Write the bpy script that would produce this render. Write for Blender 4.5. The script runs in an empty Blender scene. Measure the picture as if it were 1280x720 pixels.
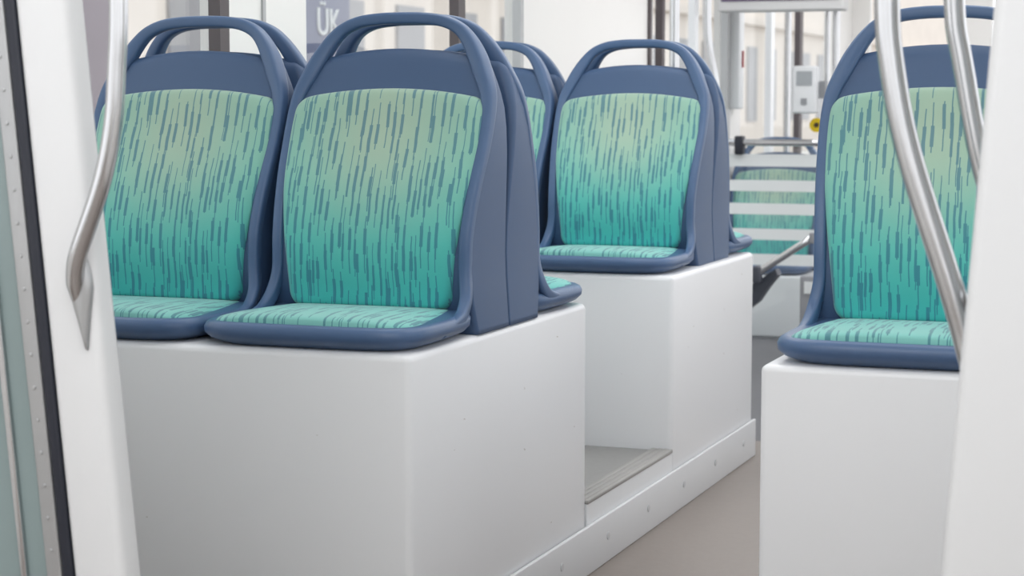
import bpy, bmesh, math, random
from mathutils import Vector, Matrix
random.seed(3)
S=bpy.context.scene
COL=S.collection

def lin(c):
    return tuple(((v/255)/12.92 if v/255<=.04045 else ((v/255+.055)/1.055)**2.4) for v in c)+(1,)

# ---------------------------------------------------------------- materials
class NT:
    def __init__(s,name):
        s.m=bpy.data.materials.new(name); s.m.use_nodes=True
        s.t=s.m.node_tree; s.b=s.t.nodes['Principled BSDF']; s.o=s.t.nodes['Material Output']
    def n(s,ty,**k):
        x=s.t.nodes.new(ty)
        for a,b in k.items(): setattr(x,a,b)
        return x
    def put(s,sock,v):
        if isinstance(v,bpy.types.NodeSocket): s.t.links.new(v,sock)
        else: sock.default_value=v
    def math(s,op,a,b=0.0,c=None):
        x=s.n('ShaderNodeMath',operation=op); s.put(x.inputs[0],a); s.put(x.inputs[1],b)
        if c is not None: s.put(x.inputs[2],c)
        return x.outputs[0]
    def mix(s,f,a,b):
        x=s.n('ShaderNodeMix',data_type='RGBA'); s.put(x.inputs[0],f); s.put(x.inputs[6],a); s.put(x.inputs[7],b)
        return x.outputs[2]

def plain(name,rgb,rough=.5,metal=0,var=.04,scale=6,bump=0,emit=0):
    k=NT(name)
    co=k.n('ShaderNodeTexCoord').outputs['Object']
    no=k.n('ShaderNodeTexNoise'); no.inputs['Scale'].default_value=scale; no.inputs['Detail'].default_value=4
    k.t.links.new(co,no.inputs['Vector'])
    c=lin(rgb); d=tuple(v*(1-var*3) for v in c[:3])+(1,)
    k.put(k.b.inputs['Base Color'],k.mix(no.outputs['Fac'],c,d))
    k.b.inputs['Roughness'].default_value=rough; k.b.inputs['Metallic'].default_value=metal
    if bump:
        n2=k.n('ShaderNodeTexNoise'); n2.inputs['Scale'].default_value=bump; k.t.links.new(co,n2.inputs['Vector'])
        bp=k.n('ShaderNodeBump'); bp.inputs['Strength'].default_value=.15; bp.inputs['Distance'].default_value=.002
        k.t.links.new(n2.outputs['Fac'],bp.inputs['Height']); k.t.links.new(bp.outputs[0],k.b.inputs['Normal'])
    if emit:
        k.b.inputs['Emission Color'].default_value=c; k.b.inputs['Emission Strength'].default_value=emit
    return k.m

def fabric(name,vlo,vhi,cols,dash,mid_tint=None):
    k=NT(name)
    uv=k.n('ShaderNodeTexCoord').outputs['UV']
    sp=k.n('ShaderNodeSeparateXYZ'); k.t.links.new(uv,sp.inputs[0])
    no=k.n('ShaderNodeTexNoise'); no.inputs['Scale'].default_value=18; k.t.links.new(uv,no.inputs['Vector'])
    u=k.math('ADD',sp.outputs[0],k.math('MULTIPLY',sp.outputs[1],.02))
    u=k.math('ADD',u,k.math('MULTIPLY',no.outputs['Fac'],.006)); v=sp.outputs[1]
    def layer(cw,rh,seed,thin,thick,prob):
        c=k.math('ADD',k.math('DIVIDE',u,cw),seed+50); i=k.math('FLOOR',c); fx=k.math('SUBTRACT',k.math('FRACT',c),.5)
        w1=k.n('ShaderNodeTexWhiteNoise',noise_dimensions='1D'); k.put(w1.inputs['W'],i)
        r=k.math('ADD',k.math('DIVIDE',v,rh),k.math('MULTIPLY_ADD',w1.outputs['Value'],9.0,seed)); j=k.math('FLOOR',r); fy=k.math('FRACT',r)
        cb=k.n('ShaderNodeCombineXYZ'); k.put(cb.inputs[0],i); k.put(cb.inputs[1],j); cb.inputs[2].default_value=seed
        w2=k.n('ShaderNodeTexWhiteNoise',noise_dimensions='3D'); k.t.links.new(cb.outputs[0],w2.inputs['Vector'])
        sc=k.n('ShaderNodeSeparateColor'); k.t.links.new(w2.outputs['Color'],sc.inputs[0])
        a,b,d=sc.outputs
        off=k.math('MULTIPLY_ADD',d,.3,-.15)
        ax=k.math('ABSOLUTE',k.math('SUBTRACT',fx,off))
        m1=k.math('MULTIPLY',k.math('LESS_THAN',ax,thin),k.math('LESS_THAN',fy,k.math('MULTIPLY_ADD',b,.35,.62)))
        p0=k.math('MULTIPLY',d,.4)
        m2=k.math('MULTIPLY',k.math('LESS_THAN',ax,thick),k.math('LESS_THAN',fy,k.math('ADD',p0,k.math('MULTIPLY_ADD',b,.16,.28))))
        m2=k.math('MULTIPLY',m2,k.math('GREATER_THAN',fy,p0))
        return k.math('MULTIPLY',k.math('MAXIMUM',m1,m2),k.math('LESS_THAN',a,prob))
    m=k.math('MAXIMUM',layer(.0170,.120,3.3,.07,.19,.90),layer(.0130,.14,17.7,.07,.18,.5))
    mr=k.n('ShaderNodeMapRange'); k.put(mr.inputs[0],v); mr.inputs[1].default_value=vlo; mr.inputs[2].default_value=vhi
    rp=k.n('ShaderNodeValToRGB'); k.t.links.new(mr.outputs[0],rp.inputs[0])
    e=rp.color_ramp.elements
    e[0].position=0; e[0].color=lin(cols[0]); e[1].position=1; e[1].color=lin(cols[-1])
    for q,cc in zip((.28,.62),cols[1:3]):
        x=e.new(q); x.color=lin(cc)
    col=rp.outputs[0]
    if mid_tint:  # blends a paler oval into the upper middle of the fabric
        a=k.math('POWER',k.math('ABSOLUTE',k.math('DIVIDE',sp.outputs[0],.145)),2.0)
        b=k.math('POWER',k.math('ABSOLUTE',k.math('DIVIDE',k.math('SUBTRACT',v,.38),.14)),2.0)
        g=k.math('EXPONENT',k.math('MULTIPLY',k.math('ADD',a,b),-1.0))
        col=k.mix(k.math('MULTIPLY',g,.6),col,lin(mid_tint))
    weave=k.n('ShaderNodeTexNoise'); weave.inputs['Scale'].default_value=700; k.t.links.new(uv,weave.inputs['Vector'])
    base=k.mix(k.math('MULTIPLY',weave.outputs['Fac'],.12),col,lin((70,135,138)))
    k.put(k.b.inputs['Base Color'],k.mix(k.math('MULTIPLY',m,.70),base,lin(dash)))
    k.b.inputs['Roughness'].default_value=.95; k.b.inputs['Sheen Weight'].default_value=.3
    k.b.inputs['Specular IOR Level'].default_value=.15
    bp=k.n('ShaderNodeBump'); bp.inputs['Strength'].default_value=.25; bp.inputs['Distance'].default_value=.001
    k.t.links.new(weave.outputs['Fac'],bp.inputs['Height']); k.t.links.new(bp.outputs[0],k.b.inputs['Normal'])
    return k.m

def scuffed(name,rgb,rough=.35):
    k=NT(name); co=k.n('ShaderNodeTexCoord').outputs['Object']
    mp=k.n('ShaderNodeMapping'); mp.inputs['Scale'].default_value=(12,12,40); mp.inputs['Location'].default_value=(.4,.2,.9); k.t.links.new(co,mp.inputs[0])
    n1=k.n('ShaderNodeTexNoise'); n1.inputs['Scale'].default_value=1.4; n1.inputs['Detail'].default_value=3; k.t.links.new(mp.outputs[0],n1.inputs[0])
    n2=k.n('ShaderNodeTexNoise'); n2.inputs['Scale'].default_value=2.2; k.t.links.new(co,n2.inputs[0])
    mk=k.math('MULTIPLY',k.math('GREATER_THAN',n1.outputs['Fac'],.755),.5)
    c=lin(rgb)
    base=k.mix(k.math('MULTIPLY',n2.outputs['Fac'],.08),c,lin((rgb[0]-35,rgb[1]-37,rgb[2]-38)))
    k.put(k.b.inputs['Base Color'],k.mix(mk,base,lin((150,140,125))))
    k.b.inputs['Roughness'].default_value=rough
    return k.m

def glassmat(name,tint,fac=.08):
    k=NT(name); k.t.nodes.remove(k.b)
    tr=k.n('ShaderNodeBsdfTransparent'); tr.inputs[0].default_value=tint
    gl=k.n('ShaderNodeBsdfGlossy'); gl.inputs['Roughness'].default_value=.03
    mx=k.n('ShaderNodeMixShader'); mx.inputs[0].default_value=fac
    k.t.links.new(tr.outputs[0],mx.inputs[1]); k.t.links.new(gl.outputs[0],mx.inputs[2])
    k.t.links.new(mx.outputs[0],k.o.inputs[0]); return k.m

M={}
M['shell']=plain('blue_plastic',(62,87,122),.45,var=.03,bump=900)
M['shell2']=plain('blue_plastic_rim',(72,98,134),.38,var=.02,bump=900)
M['fab']=fabric('striped_back_fabric',.06,.48,[(64,178,174),(88,188,178),(128,190,174),(144,182,164)],(56,108,134),mid_tint=(184,192,168))
M['pad']=fabric('striped_pad_fabric_skylit',-.5,-.15,[(130,190,182),(116,188,180),(98,184,176),(82,178,172)],(60,106,124))  # pad colours paler towards the front, standing in for sky light
M['box']=scuffed('white_grp_panel',(229,230,232))
M['white']=plain('white_lacquer',(228,230,232),.3,var=.015,scale=2)
M['skirt']=plain('pale_grey_kick_panel',(214,215,217),.4,var=.02,scale=3)
M['column']=plain('white_portal_lacquer',(212,213,214),.28,var=.015,scale=2)
M['wall']=plain('white_wall',(234,232,229),.4,var=.015,scale=2)
M['steel']=plain('brushed_steel',(206,207,209),.17,metal=1,var=.03,scale=20)
M['alu']=plain('aluminium_trim',(176,177,178),.35,metal=.6,var=.04,scale=15)
M['rib']=plain('grey_step_edge',(156,154,151),.55,var=.04,scale=15)
M['cap']=plain('pale_screw_cap',(198,199,201),.4,var=.02)
M['black']=plain('black_rubber',(28,32,44),.5,var=.05)
M['dark']=plain('dark_plastic',(70,74,84),.5,var=.05)
M['midgrey']=plain('grey_plastic',(150,152,156),.5,var=.04)
M['pale']=plain('pale_grey_plastic',(218,218,218),.45,var=.02)
M['floor']=plain('beige_vinyl_floor',(131,121,114),.4,var=.05,scale=60)
M['dfloor']=plain('grey_vinyl_floor',(100,100,104),.6,var=.05,scale=60)
M['well']=plain('footwell_vinyl',(144,143,141),.6,var=.06,scale=90)
M['teal']=plain('greenish_grey_panel',(134,150,150),.3,var=.08,scale=3)
M['glass']=glassmat('window_glass',(.97,.98,.98,1))
M['pglass']=glassmat('partition_glass',(.98,.99,.99,1),.05)
M['stripe']=plain('frosted_white_stripe',(226,230,230),.5,var=.02)
M['red']=plain('red_enamel',(170,60,66),.4)
M['yellow']=plain('yellow_print',(240,205,20),.5)
M['brown']=plain('brown_print',(70,50,20),.5)
M['purple']=plain('purple_poster',(134,114,130),.5,var=.15,scale=2)
M['navy']=plain('navy_poster',(116,122,152),.5,var=.1,scale=3)
M['facade']=plain('beige_plaster',(238,228,218),.9,var=.06,scale=1.5)
M['fwin']=plain('facade_window',(164,163,166),.4,var=.12,scale=1)
M['street']=plain('street_paving',(185,182,178),.9,var=.08,scale=2)
M['fillstrip']=plain('added_strip_diffuser',(252,253,255),.5,emit=4.5,var=0)
M['screen']=plain('screen_glass',(92,72,110),.2)
M['btn']=plain('button_grey',(165,170,174),.4)

# ---------------------------------------------------------------- mesh helpers
def obj(name,verts,faces,mat,parent=None,smooth=True,uvs=None,loc=None):
    me=bpy.data.meshes.new(name); me.from_pydata([tuple(v) for v in verts],[],faces); me.update()
    bm=bmesh.new(); bm.from_mesh(me); bmesh.ops.recalc_face_normals(bm,faces=bm.faces); bm.to_mesh(me); bm.free()
    me.materials.append(mat)
    if uvs:
        ul=me.uv_layers.new(name='UVMap')
        for l in me.loops: ul.data[l.index].uv=uvs[l.vertex_index]
    for p in me.polygons: p.use_smooth=smooth
    o=bpy.data.objects.new(name,me); COL.objects.link(o)
    if parent: o.parent=parent
    if loc: o.location=loc
    return o

def boxes(name,lst,mat,bev=0.0,parent=None,seg=3,shear=None):
    bm=bmesh.new()
    for it in lst:
        a,b=it[0],it[1]
        r=bmesh.ops.create_cube(bm,size=1)
        for v in r['verts']:
            v.co=Vector([(a[i]+b[i])/2+v.co[i]*(b[i]-a[i]) for i in range(3)])
        if bev:
            fs={f for v in r['verts'] for f in v.link_faces}
            es=list({e for f in fs for e in f.edges})
            bmesh.ops.bevel(bm,geom=es,offset=bev,segments=seg,affect='EDGES',profile=.5)
    if shear:
        for v in bm.verts: v.co=shear(v.co)
    xs=[v.co for v in bm.verts]
    origin=Vector(((min(c.x for c in xs)+max(c.x for c in xs))/2,(min(c.y for c in xs)+max(c.y for c in xs))/2,min(c.z for c in xs)))
    for v in bm.verts: v.co-=origin
    me=bpy.data.meshes.new(name); bm.to_mesh(me); bm.free()
    me.materials.append(mat)
    o=bpy.data.objects.new(name,me); COL.objects.link(o)
    o.location=origin
    if parent:
        o.parent=parent; o.location=origin-parent.location
    if bev:
        for p in me.polygons: p.use_smooth=True
        me.set_sharp_from_angle(angle=math.radians(50))
    return o

def cat(pts,n=8):
    P=[Vector(p) for p in pts]; P=[P[0]*2-P[1]]+P+[P[-1]*2-P[-2]]; out=[]
    for i in range(1,len(P)-2):
        for j in range(n):
            t=j/n; a,b,c,d=P[i-1:i+3]
            out.append(.5*((2*b)+(c-a)*t+(2*a-5*b+4*c-d)*t*t+(3*b-a-3*c+d)*t**3))
    out.append(P[-2]); return out

def tube(name,pts,r,mat,parent=None,seg=20,ref=Vector((0,1,0)),depth=1.0,local=False,smoothn=8,power=1.0,relax=0):
    pts=cat(pts,smoothn) if smoothn else [Vector(p) for p in pts]
    for _ in range(relax):
        pts=[pts[0]]+[(pts[i-1]+pts[i]*2+pts[i+1])/4 for i in range(1,len(pts)-1)]+[pts[-1]]
    o0=Vector((0,0,0))
    if not local:
        o0=min(pts,key=lambda p:p.z).copy()
    n=len(pts); V=[];F=[]
    for i,p in enumerate(pts):
        T=(pts[min(i+1,n-1)]-pts[max(i-1,0)]).normalized()
        if callable(ref):
            q=ref(p); N=(q-T*q.dot(T)).normalized(); B=T.cross(N)
        else:
            B=(ref-T*ref.dot(T)).normalized(); N=T.cross(B)
        rr=r(i/(n-1)) if callable(r) else r
        for k in range(seg):
            a=2*math.pi*k/seg; c,s=math.cos(a),math.sin(a)
            c=math.copysign(abs(c)**power,c); s=math.copysign(abs(s)**power,s)
            V.append(p-o0+N*c*rr+B*s*rr*depth)
    for i in range(n-1):
        for k in range(seg):
            F.append((i*seg+k,i*seg+(k+1)%seg,(i+1)*seg+(k+1)%seg,(i+1)*seg+k))
    F.append(tuple(range(seg))); F.append(tuple(range((n-1)*seg,n*seg)))
    o=obj(name,V,F,mat,parent); o.location=o0 if not parent or local else o0-parent.location
    return o

def loft(rings):
    V=[];F=[];n=len(rings[0])
    for r in rings: V+=r
    for i in range(len(rings)-1):
        for k in range(n):
            F.append((i*n+k,i*n+(k+1)%n,(i+1)*n+(k+1)%n,(i+1)*n+k))
    F.append(tuple(range(n))); F.append(tuple(range((len(rings)-1)*n,len(rings)*n)))
    return V,F

def tag(o,label,cat_,group=None):
    o['label']=label; o['category']=cat_
    if group: o['group']=group
    return o
def struct(o):
    o['kind']='structure'; return o

def tab(T):
    xs=[a for a,b in T]; ys=[b for a,b in T]
    def f(z):
        if z<=xs[0]: return ys[0]
        if z>=xs[-1]: return ys[-1]
        i=max(j for j in range(len(xs)-1) if xs[j]<=z)
        t=(z-xs[i])/(xs[i+1]-xs[i]); h=xs[i+1]-xs[i]
        m0=(ys[i+1]-ys[i-1])/(xs[i+1]-xs[i-1]) if i>0 else (ys[i+1]-ys[i])/h
        m1=(ys[i+2]-ys[i])/(xs[i+2]-xs[i]) if i+2<len(xs) else (ys[i+1]-ys[i])/h
        return (2*t**3-3*t*t+1)*ys[i]+(t**3-2*t*t+t)*h*m0+(-2*t**3+3*t*t)*ys[i+1]+(t**3-t*t)*h*m1
    return f

# ---------------------------------------------------------------- seat
yf=tab([(0,-.178),(.06,-.196),(.13,-.204),(.2,-.197),(.28,-.172),(.36,-.136),(.44,-.102),(.5,-.078),(.56,-.058),(.64,-.042)])
wo=tab([(0,.221),(.06,.217),(.13,.213),(.2,.214),(.3,.220),(.38,.224),(.44,.222),(.49,.211),(.53,.194),(.56,.176),(.59,.156)])
def sgn(a): return -1 if a<0 else 1

def rrect(hw,y0,y1,rf,rb,z,n=6,mx=14):
    P=[]
    def arc(cx,cy,r,a0):
        for i in range(n+1):
            a=a0+math.pi/2*i/n; P.append((cx+r*math.cos(a),cy+r*math.sin(a)))
    def seg(a,b):
        for i in range(1,mx): P.append((a[0]+(b[0]-a[0])*i/mx,a[1]+(b[1]-a[1])*i/mx))
    arc(hw-rb,y1-rb,rb,0); seg((hw-rb,y1),(-hw+rb,y1))
    arc(-hw+rb,y1-rb,rb,math.pi/2)
    arc(-hw+rf,y0+rf,rf,math.pi); seg((-hw+rf,y0),(hw-rf,y0))
    arc(hw-rf,y0+rf,rf,1.5*math.pi)
    return [(x,y,z) for x,y in P]

def make_seat():
    root=bpy.data.objects.new('passenger_seat',None); COL.objects.link(root); root.empty_display_size=.1
    zs=[0,.01,.03,.06,.1,.15,.2,.25,.3,.35,.4,.44,.47,.49,.505,.515,.522,.527,.530]
    rings=[]
    for z in zs:
        e=max(0,(z-.521))/.009*.008
        hw=wo(z)-.0005-e; fr=yf(z)+.006+e
        bk=-.002-.028*max(0,(z-.18)/.35)**1.5-e
        rf=min(.010,(bk-fr)*.45); rb=min(.004+.016*max(0,(z-.2)/.33),(bk-fr)*.45)
        rings.append([(x,y+.006*(1-(x/.2)**2)*max(0,(zz-.44)/.09),zz+.028*(1-(x/.2)**2)*max(0,(zz-.44)/.09)) for x,y,zz in rrect(hw,fr,bk,rf,rb,z)])
    V,F=loft(rings)
    obj('seat_shell',V,F,M['shell'],root)
    right=[(.213,-.345,.024),(.2135,-.285,.031),(.212,-.238,.044),(.208,-.205,.075)]
    right+=[(wo(z)-.0118,yf(z)+.012,z) for z in (.12,.18,.24,.3,.36,.42,.465)]
    right+=[(x,yf(z)+.012,z) for x,z in [(.190,.503),(.172,.540),(.151,.573),(.127,.597),(.092,.612),(.046,.618)]]
    full=right+[(0,yf(.62)+.012,.619)]+[(-x,y,z) for x,y,z in reversed(right)]
    def rad(t):
        t=abs(t-.5)*2
        b=math.exp(-((t-.32)/.10)**2)
        return .0119+.0050*b-.0015*max(0,(t-.75)/.25)
    def rf_(p): return Vector((p.x,0,(p.z-.32)*(1.0 if p.z>.32 else .15))).normalized()
    tube('grab_handle_rim',full,rad,M['shell2'],root,ref=rf_,depth=1.15,local=True,smoothn=5,seg=28,power=.56)
    z0,z1=.050,.462; R=44; C=30; V=[];F=[];U=[]
    for i in range(R+1):
        t=i/R; tt=.5-.5*math.cos(math.pi*t); z=z0+(z1-z0)*tt
        q=max(0,(.32-z)/.26)
        hw=wo(z)-.0138-.028*q**1.3
        rt=.030; rb=.03
        if z>z1-rt: hw=hw-rt+math.sqrt(max(0,rt*rt-(z-(z1-rt))**2))
        if z<z0+rb: hw=hw-.6*(rb-math.sqrt(max(0,rb*rb-((z0+rb)-z)**2)))
        ez=1-abs(2*t-1)**12
        for j in range(C+1):
            s=math.sin((j/C-.5)*math.pi)
            es=max(0,1-abs(s)**14)
            E=(ez*es)**.5
            y=yf(z)+.014-.027*E-.006*(abs(s)**3)*es
            y-=.012*max(0,(.10-z)/.05)**2*E
            zz=z+.016*(1-s*s)*max(0,(z-.4)/.062)
            V.append((s*hw,y,zz)); U.append((s*hw,z))
    for i in range(R):
        for j in range(C):
            a=i*(C+1)+j; F.append((a,a+1,a+C+2,a+C+1))
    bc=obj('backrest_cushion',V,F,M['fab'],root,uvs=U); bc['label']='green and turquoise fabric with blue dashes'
    rings=[]
    for z,ins in ((0,.040),(.005,.026),(.012,.011),(.022,.001),(.033,0),(.041,.004),(.046,.012),(.044,.02)):
        ring=[]
        for k in range(64):
            a=2*math.pi*k/64; c,s=math.cos(a),math.sin(a)
            hw=.228-ins; hd=.187-ins; p=2/5.2
            x=hw*sgn(c)*abs(c)**p; y=-.325+hd*sgn(s)*abs(s)**p
            x*=1-.04*max(0,(y+.33)/.16)
            ring.append((x,y,z+.012*max(0,(y+.26)/.12)**2*(1 if z>.03 else 0)))
        rings.append(ring)
    V,F=loft(rings)
    obj('seat_pan',V,F,M['shell2'],root)
    V=[];F=[];U=[];R=26;C=30; y0,y1=-.490,-.185
    for i in range(R+1):
        t=i/R; tt=.5-.5*math.cos(math.pi*t); y=y0+(y1-y0)*tt
        hw=.200-.024*max(0,(y+.40)/.21); r=.05
        if y<y0+r: hw=hw-r+math.sqrt(max(0,r*r-(y0+r-y)**2))
        ez=1-abs(2*t-1)**8
        for j in range(C+1):
            s=math.sin((j/C-.5)*math.pi)
            E=(ez*max(0,1-abs(s)**10))**.5
            V.append((s*hw,y,.041+.013*E+.010*(1-abs(s)**2.5)*math.sin(math.pi*min(1,t*1.25)**.8)*(1 if t<.8 else 0))); U.append((s*hw,y))
    for i in range(R):
        for j in range(C):
            a=i*(C+1)+j; F.append((a,a+1,a+C+2,a+C+1))
    pd=obj('seat_cushion',V,F,M['pad'],root,uvs=U); pd['label']='turquoise fabric with dark dashes, painted paler for sky light'
    return root
seat0=make_seat()
parts0=[o for o in COL.objects if o.parent==seat0]
BT=.625
first=True
def place_seat(x,yc,z,flip,label):
    global first
    if first: r=seat0; first=False
    else:
        r=seat0.copy(); COL.objects.link(r)
        for p in parts0:
            q=p.copy(); q.parent=r; COL.objects.link(q)
    r.location=(x,yc,z); r.rotation_euler=(0,0,math.pi if flip else 0)
    tag(r,label,'seat','blue shell tram seats')
    return r
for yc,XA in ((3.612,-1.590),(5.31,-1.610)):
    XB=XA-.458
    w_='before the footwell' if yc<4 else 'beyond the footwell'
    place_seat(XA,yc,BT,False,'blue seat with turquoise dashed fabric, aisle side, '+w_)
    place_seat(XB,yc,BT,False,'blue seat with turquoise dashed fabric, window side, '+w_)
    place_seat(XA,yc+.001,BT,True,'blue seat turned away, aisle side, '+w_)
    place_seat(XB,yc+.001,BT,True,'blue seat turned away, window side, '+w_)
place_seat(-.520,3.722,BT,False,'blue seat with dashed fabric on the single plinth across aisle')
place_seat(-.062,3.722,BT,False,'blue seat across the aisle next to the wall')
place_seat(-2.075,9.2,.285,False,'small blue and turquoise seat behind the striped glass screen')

# ---------------------------------------------------------------- plinths
WX=-2.31; AX=-1.368
b=boxes('seat_plinth',[((WX+.002,3.108,.0),(AX,4.10,BT))],M['box'],.014); tag(b,'white moulded panel plinth with small scuffs carrying four seats','seat base','white seat plinths')
b=boxes('seat_plinth',[((WX+.002,4.81,.0),(AX,5.70,BT))],M['box'],.014); tag(b,'white moulded panel plinth beyond the footwell carrying four seats','seat base','white seat plinths')
b=boxes('seat_plinth',[((-.758,3.212,.0),(.19,4.21,BT))],M['box'],.012); tag(b,'white moulded panel plinth across the aisle with a chipped edge','seat base','white seat plinths')
b=boxes('seat_plinth',[((WX+.002,8.66,.0),(-1.845,9.3,.285))],M['white'],.012); tag(b,'low white plinth behind the striped glass screen','seat base','white seat plinths')
b=boxes('footwell_step',[((WX+.002,4.102,0),(AX+.001,4.808,.160))],M['white'],0); tag(b,'raised footwell step with grey vinyl between the plinths','step')
boxes('vinyl_top',[((WX+.01,4.105,.160),(AX-.055,4.806,.165))],M['well'],0,parent=b)
boxes('edge_trim',[((AX-.055,4.105,.160),(AX+.003,4.806,.169))]+[((AX-.051+i*.016,4.108,.168),(AX-.039+i*.016,4.803,.1705)) for i in range(3)],M['rib'],.001,parent=b,seg=1)
k=boxes('kick_plate',[((AX+.0015,3.10,0),(AX+.011,5.705,.113))],M['skirt'],.003); tag(k,'long pale kick plate with round screw caps along the plinths','kick plate')
def disc(name,c,axis,r,h,mat,parent=None,seg=20):
    V=[];F=[]
    ax=Vector(axis).normalized(); t=Vector((0,0,1)) if abs(ax.z)<.9 else Vector((1,0,0)); u=ax.cross(t).normalized(); w=ax.cross(u)
    for q,rr in ((0,r),(h*.7,r),(h,r*.75)):
        for i in range(seg):
            a=2*math.pi*i/seg; V.append(ax*q+u*math.cos(a)*rr+w*math.sin(a)*rr)
    for l in range(2):
        for i in range(seg): F.append((l*seg+i,l*seg+(i+1)%seg,(l+1)*seg+(i+1)%seg,(l+1)*seg+i))
    F.append(tuple(range(seg))); F.append(tuple(range(2*seg,3*seg)))
    o=obj(name,V,F,mat,parent,smooth=False); o.location=Vector(c)-(parent.location if parent else Vector((0,0,0))); return o
y=3.24
while y<5.65:
    disc('screw_cap',(AX+.0105,y,.062),(1,0,0),.0095,.003,M['cap'],k); y+=.33

# ---------------------------------------------------------------- room shell
H=2.3; Y0=2.20; Y1=12.2; RX=.2; YB=-3.2
struct(boxes('floor',[((WX-.1,YB,-.06),(RX+.1,5.95,0))],M['floor']))
struct(boxes('floor',[((WX-.1,5.95,-.06),(RX+.1,Y1+.1,0))],M['dfloor']))
struct(boxes('ceiling',[((WX-.1,YB,H),(RX+.1,Y1+.1,H+.05))],M['wall']))
def wall(name,x0,x1,wins,head=1.95,ys=YB,ye=Y1):
    L=[]; y=ys
    for (a,b2,s) in wins:
        if a>y: L.append(((x0,y,0),(x1,a,H)))
        L.append(((x0,a,0),(x1,b2,s))); L.append(((x0,a,head),(x1,b2,H))); y=b2
    L.append(((x0,y,0),(x1,ye,H)))
    struct(boxes(name,L,M['wall']))
winsL=[(-2.9,-1.6,.8),(-1.3,.2,.12),(.5,1.8,.8),(2.45,4.13,.8),(4.58,6.2,.8),(7.78,9.0,.12),(9.3,11.6,.8)]
winsR=[(-2.9,-1.3,.8),(-.9,.6,.12),(.9,2.1,.8),(2.7,6.0,.8),(6.3,8.2,.12),(8.5,11.8,.8)]
wall('wall_left',WX-.06,WX,winsL)
wall('wall_right',RX,RX+.06,winsR)
L=[((WX,Y1,0),(RX,Y1+.06,.85)),((WX,Y1,1.95),(RX,Y1+.06,H)),((WX,Y1,.85),(-2.2,Y1+.06,1.95)),((-1.62,Y1,.85),(-1.45,Y1+.06,1.95)),((.1,Y1,.85),(RX,Y1+.06,1.95))]
struct(boxes('wall_back',L,M['wall']))
L=[((WX,YB-.06,0),(RX,YB,.9)),((WX,YB-.06,2.0),(RX,YB,H)),((WX,YB-.06,.9),(WX+.25,YB,2.0)),((RX-.25,YB-.06,.9),(RX,YB,2.0))]
struct(boxes('wall_front',L,M['wall']))
n=1
for a,b2,s in winsL[3:]:
    struct(boxes('window_%d'%n,[((WX-.035,a+.001,s+.001),(WX-.03,b2-.001,1.949))],M['glass'])); n+=1
t=1
def trim(mn,mx,mat,bev=0,shear=None):
    global t
    o=boxes('trim_%d'%t,[(mn,mx)],mat,bev,shear=shear); struct(o); t+=1; return o
M['brownbar']=plain('dark_window_gasket',(84,76,78),.5)
trim((WX-.02,4.10,.80),(WX+.012,4.145,1.95),M['brownbar'])
trim((WX-.02,5.61,.80),(WX+.012,5.665,1.95),M['brownbar'])
trim((WX-.02,6.17,.80),(WX+.01,6.20,1.95),M['alu'])
trim((WX+.0,4.33,.80),(WX+.006,4.345,1.95),M['alu'])
trim((WX-.02,7.70,.12),(WX+.012,7.73,1.95),M['brownbar'])
trim((WX-.02,7.88,.12),(WX+.012,7.92,1.95),M['brownbar'])
trim((WX-.02,8.40,.12),(WX+.012,8.46,1.95),M['white'])
trim((WX-.02,8.98,.12),(WX+.012,9.05,1.95),M['alu'])
trim((WX-.02,9.9,.8),(WX+.012,9.98,1.95),M['white'])
trim((WX-.02,10.6,.8),(WX+.012,10.68,1.95),M['brownbar'])

for i,(a,b2) in enumerate(((-2.6,1.6),(2.6,5.4),(5.8,8.6),(9.0,11.8))):  # unseen glowing strips added to even out the interior light
    for xx in (-1.75,-.45):
        o=boxes('added_light_strip',[((xx-.09,a,H-.03),(xx+.09,b2,H-.001))],M['fillstrip'],.008); tag(o,'long white light strip with diffuser, added out of view for even light','light','added ceiling light strips')

# ---------------------------------------------------------------- portal
def shearL(c): return Vector((c.x-(c.z-.437)*.0935,c.y,c.z))
def shearR(c): return Vector((c.x+(c.z-.53)*.070,c.y,c.z))
trim((-1.476,2.200,-.0),(-1.394,2.25,2.1),M['column'],.012,shearL)
trim((-1.494,2.202,0),(-1.4765,2.24,2.1),M['black'],.004,shearL)
d=boxes('door_1',[((-1.95,2.215,0),(-1.496,2.245,2.1))],M['teal'],.0,shear=shearL); struct(d)
boxes('metal_strip',[((-1.520,2.203,0.0),(-1.4955,2.2145,2.1))],M['alu'],.003,shear=shearL,parent=d)
boxes('metal_strip',[((-1.566,2.207,0.0),(-1.556,2.2145,2.1))],M['steel'],.002,shear=shearL,parent=d)
z=.1
while z<1.3:
    c=shearL(Vector((-1.508,2.2025,z))); disc('rivet',c,(0,-1,0),.0028,.0012,M['alu'],d,12); z+=.045
trim((WX,2.252,0),(-1.93,2.28,2.1),M['wall'])
trim((-.308,2.21,0),(-.05,2.31,2.1),M['column'],.016,shearR)
trim((-.05,2.24,0),(RX,2.30,2.1),M['wall'])
trim((WX,2.205,2.1),(RX,2.32,H),M['white'])

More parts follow.
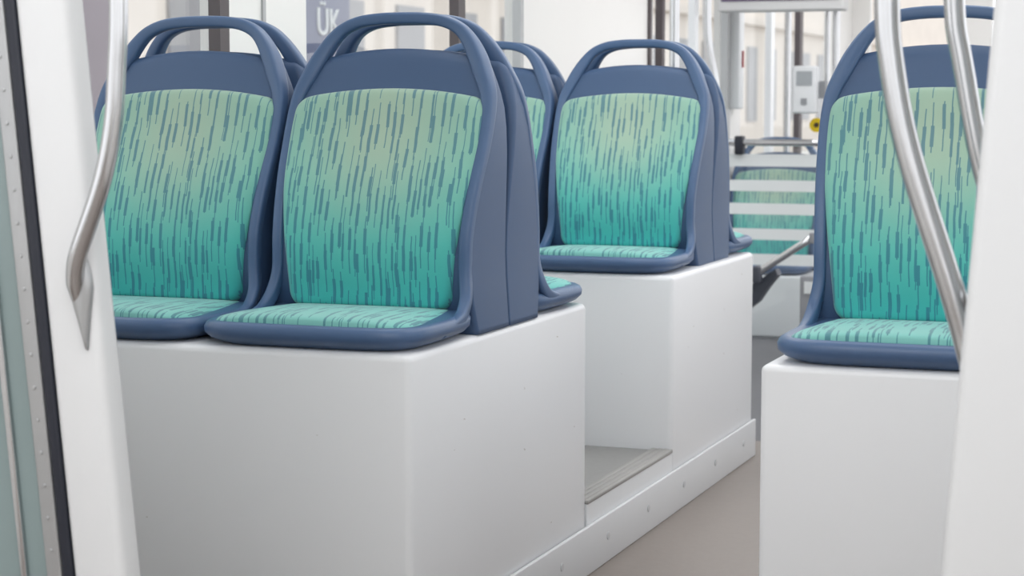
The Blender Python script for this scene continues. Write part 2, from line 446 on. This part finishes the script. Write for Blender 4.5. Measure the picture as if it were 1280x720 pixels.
rl=tube('grab_rail',[(-1.366,2.178,2.09),(-1.370,2.178,1.5),(-1.370,2.178,1.207),(-1.375,2.178,1.12),(-1.381,2.178,1.05),(-1.398,2.178,.976),(-1.424,2.178,.911),(-1.443,2.180,.868),(-1.452,2.188,.835),(-1.455,2.200,.798)],lambda q:.0125-.0065*max(0,(q-.90)/.10),M['steel'],relax=6)
tag(rl,'curved brushed steel grab rail fixed to the white door column','grab rail','portal grab rails')
rings=[]
for q,sc in ((0,1),(.006,.97),(.010,.8),(.012,.45)):
    ring=[]
    for i in range(32):
        a=2*math.pi*i/32; cx,sz=math.cos(a),math.sin(a)
        z=.052*sz if sz>0 else .085*sz; w2=.018*(1+.15*sz)*cx*(1 if sz>0 else (1-.75*abs(sz)))
        ring.append((w2*sc-z*sc*.09,-q,z*sc))
    rings.append(ring)
V,F=loft(rings); fl=obj('rail_flange',V,F,M['alu'],rl); fl.location=Vector((-1.449,2.1995,.825))-rl.location
fl['label']='teardrop shaped metal mounting flange'
r2=tube('grab_rail',[(-.412,2.38,2.25),(-.412,2.38,1.5),(-.4096,2.38,1.197),(-.4048,2.38,1.139),(-.3905,2.38,1.051),(-.3645,2.38,.964),(-.3338,2.38,.876),(-.3151,2.38,.818),(-.300,2.38,.765),(-.283,2.37,.71),(-.262,2.34,.665),(-.255,2.312,.655)],.0160,M['steel'],relax=20)
tag(r2,'thick curved steel grab rail fixed behind the white portal','grab rail','portal grab rails')
r3=tube('grab_rail',[(-.36,2.5,2.25),(-.352,2.5,1.5),(-.3455,2.5,1.202),(-.336,2.5,1.142),(-.3228,2.5,1.071),(-.308,2.5,1.0),(-.285,2.5,.93),(-.25,2.47,.87),(-.22,2.315,.85)],.0135,M['steel'],relax=12)
tag(r3,'slimmer curved steel grab rail behind the white portal column','grab rail','portal grab rails')

# ---------------------------------------------------------------- far fittings
def pole(x,y,z0=0,z1=H,r=.017,label='vertical stainless steel pole'):
    o=tube('grab_pole',[(x,y,z0+.002),(x,y,(z0+z1)/2),(x,y,z1-.002)],r,M['steel'],smoothn=2); tag(o,label,'pole','vertical steel poles')
    disc('pole_flange',(x,y,z0),(0,0,1),.035 if r>.015 else .018,.02,M['steel'],o); return o
pole(-1.795,6.3,label='vertical stainless steel pole beyond the footwell plinth')
pole(-2.12,9.5,z0=0,label='vertical stainless steel pole at the window')
pole(-1.76,8.9,label='vertical stainless steel pole beside the screen')
pole(-1.825,9.02,r=.012,label='slim steel pole carrying the ticket validator')
o=tube('grab_pole',[(-1.87,7.0,2.28),(-1.865,7.0,1.7),(-1.87,7.0,1.35),(-1.845,7.0,1.2),(-1.83,7.0,1.05),(-1.84,7.0,.5),(-1.84,7.0,.002)],.017,M['steel'],relax=6); tag(o,'curved stainless steel pole by the doorway','pole')
ps=boxes('glass_screen',[((-2.20,8.55,.0),(-1.755,8.558,.875))],M['pglass']); tag(ps,'glass partition screen with white horizontal stripes under a steel rail','partition')
for zz,hh in ((.37,.025),(.485,.025),(.60,.025),(.705,.025),(.82,.028)):
    boxes('frosted_stripe',[((-2.197,8.543,zz-hh),(-1.758,8.549,zz+hh))],M['stripe'],parent=ps)
tube('screen_rail',[(-2.30,8.53,.90),(-2.05,8.53,.90),(-1.75,8.53,.90)],.016,M['steel'],parent=ps)
boxes('rail_clamp',[((-2.14,8.505,.845),(-2.10,8.565,.93))],M['black'],.008,parent=ps)
v=boxes('ticket_validator',[((-1.955,8.86,1.03),(-1.842,8.93,1.25))],M['white'],.012); tag(v,'white ticket validator box with grey buttons on a pole','ticket validator')
boxes('screen',[((-1.935,8.855,1.16),(-1.862,8.861,1.225))],M['btn'],parent=v)
boxes('button',[((-1.912,8.853,1.072),(-1.885,8.861,1.10))],M['midgrey'],parent=v)
boxes('bracket',[((-1.90,8.93,1.1),(-1.815,9.004,1.18))],M['midgrey'],parent=v)
st=disc('sunflower_sticker',(-1.868,9.006,.975),(0,-1,0),.034,.003,M['yellow'],seg=32); tag(st,'round yellow sunflower sticker with brown centre on the pole','sticker')
disc('flower_centre',(-1.868,9.002,.975),(0,-1,0),.012,.003,M['brown'],st)
e=boxes('door_control_panel',[((WX,9.07,1.05),(WX+.05,9.17,1.6))],M['white'],.008); tag(e,'slim white door control panel with a red strip','control panel')
boxes('red_strip',[((WX+.05,9.12,1.25),(WX+.056,9.14,1.33))],M['red'],parent=e)
ds=boxes('display_case',[((-2.27,8.68,1.495),(-1.685,8.80,1.85))],M['pale'],.012); tag(ds,'pale grey hanging passenger display with a dark purple screen','display')
boxes('screen',[((-2.25,8.674,1.543),(-1.705,8.681,1.82))],M['screen'],parent=ds)
boxes('hanger',[((-2.0,8.72,1.85),(-1.95,8.76,H-.001))],M['steel'],parent=ds)
fa=tube('folding_arm',[(-1.91,7.5,.325),(-1.75,7.5,.425),(-1.555,7.5,.555)],.015,M['steel'],smoothn=3); tag(fa,'silver diagonal folding arm with dark clamp','folding arm')
boxes('arm_clamp',[((-1.80,7.47,.36),(-1.77,7.53,.43))],M['dark'],.008,parent=fa)
boxes('arm_tip',[((-1.575,7.475,.525),(-1.548,7.525,.57))],M['midgrey'],.008,parent=fa)
V=[]
prof=[(-1.90,.30),(-1.80,.36),(-1.72,.415),(-1.71,.39),(-1.75,.34),(-1.79,.28),(-1.84,.24),(-1.90,.225)]
for yy in (7.53,7.60):
    for x,z in prof: V.append((x,yy,z))
n_=len(prof)
F=[tuple(range(n_)),tuple(range(n_,2*n_))]+[(i,(i+1)%n_,n_+(i+1)%n_,n_+i) for i in range(n_)]
o=obj('bracket_cover',V,F,M['dark'],fa,smooth=False); o.location=-fa.location
boxes('support_leg',[((-1.90,7.535,0),(-1.865,7.595,.33))],M['midgrey'],.004,parent=fa)
eb=boxes('equipment_box',[((-1.70,7.9,.0),(-1.50,8.1,.36))],M['midgrey'],.01); tag(eb,'grey equipment box with small dark and pale plates','equipment box')
boxes('label_plate',[((-1.68,7.893,.285),(-1.62,7.9,.335))],M['stripe'],parent=eb)
boxes('dark_plate',[((-1.60,7.893,.27),(-1.52,7.9,.34))],M['dark'],parent=eb)
o=boxes('door_sill',[((WX+.005,6.6,0),(-1.66,6.75,.06))],M['alu'],.006); tag(o,'metal floor sill ramp by the doorway','sill')

# ---------------------------------------------------------------- exterior
g=boxes('street_ground',[((-40,-10,-.5),(30,130,-.42))],M['street']); struct(g)
fb=boxes('building',[((-16,2,-.42),(-13,110,11))],M['facade']); tag(fb,'beige plaster building facade with tall windows across the street','building')
y=5.0; base=None
while y<85:
    if base is None:
        base=boxes('facade_window',[((-13.0,y,.6),(-12.95,y+1.1,2.7))],M['fwin'],parent=fb); y00=y; bl=base.location.copy()
    else:
        q=base.copy(); q.location=bl+Vector((0,y-y00,0)); COL.objects.link(q)
    y+=2.4
boxes('cornice',[((-13.0,2,3.3),(-12.8,110,3.5))],M['facade'],parent=fb)
ad=boxes('advertising_panel',[((-4.55,8.78,-.42),(-4.45,9.34,2.4))],M['navy'],.01); tag(ad,'navy blue street advertising panel with white letters','billboard')
tc=bpy.data.curves.new('t','FONT'); tc.body='ÜK'; tc.size=.20; tc.extrude=.004
to=bpy.data.objects.new('t',tc); COL.objects.link(to); bpy.context.view_layer.update()
me=bpy.data.meshes.new_from_object(to); bpy.data.objects.remove(to)
me.materials.append(M['stripe'])
lt=bpy.data.objects.new('lettering',me); COL.objects.link(lt); lt.parent=ad
lt.rotation_euler=(math.pi/2,0,math.pi/2); lt.location=Vector((-4.444,8.93,1.43))-ad.location
ap=boxes('advertising_panel',[((-4.5,6.3,-.42),(-4.4,7.05,2.4))],M['purple'],.01); tag(ap,'faded purple advertising panel standing on the street','billboard')

# ---------------------------------------------------------------- light
w=bpy.data.worlds.new('World'); S.world=w; w.use_nodes=True
nt=w.node_tree; bg=nt.nodes['Background']
tcn=nt.nodes.new('ShaderNodeTexCoord'); sx=nt.nodes.new('ShaderNodeSeparateXYZ'); rp=nt.nodes.new('ShaderNodeValToRGB')
nt.links.new(tcn.outputs['Generated'],sx.inputs[0]); nt.links.new(sx.outputs[2],rp.inputs[0])
rp.color_ramp.elements[0].color=(.98,.985,1,1); rp.color_ramp.elements[1].color=(.90,.95,1,1)
nt.links.new(rp.outputs[0],bg.inputs[0]); bg.inputs[1].default_value=1.75
for yy,en in ((-1.2,28),(1.0,30),(4.4,16),(7.4,20),(10.4,24)):  # unseen area fills added under the ceiling to brighten the cabin and far seat
    ld=bpy.data.lights.new('ceiling_fill','AREA'); ld.shape='RECTANGLE'; ld.size=1.6; ld.size_y=2.0; ld.energy=en; ld.color=(.985,.99,1)
    lo=bpy.data.objects.new('ceiling_fill',ld); COL.objects.link(lo); lo.location=(-1.06,yy,H-.06)

cam=bpy.data.cameras.new('camera'); co=bpy.data.objects.new('camera',cam); COL.objects.link(co)
cam.lens=67.5; cam.sensor_width=36; cam.clip_end=250
co.location=(0,0,1.07); co.rotation_euler=(math.radians(90-5.45),0,math.radians(20.7))
cam.dof.use_dof=True; cam.dof.focus_distance=3.9; cam.dof.aperture_fstop=7
S.camera=co
S.view_settings.view_transform='Standard'
S.view_settings.exposure=-.07
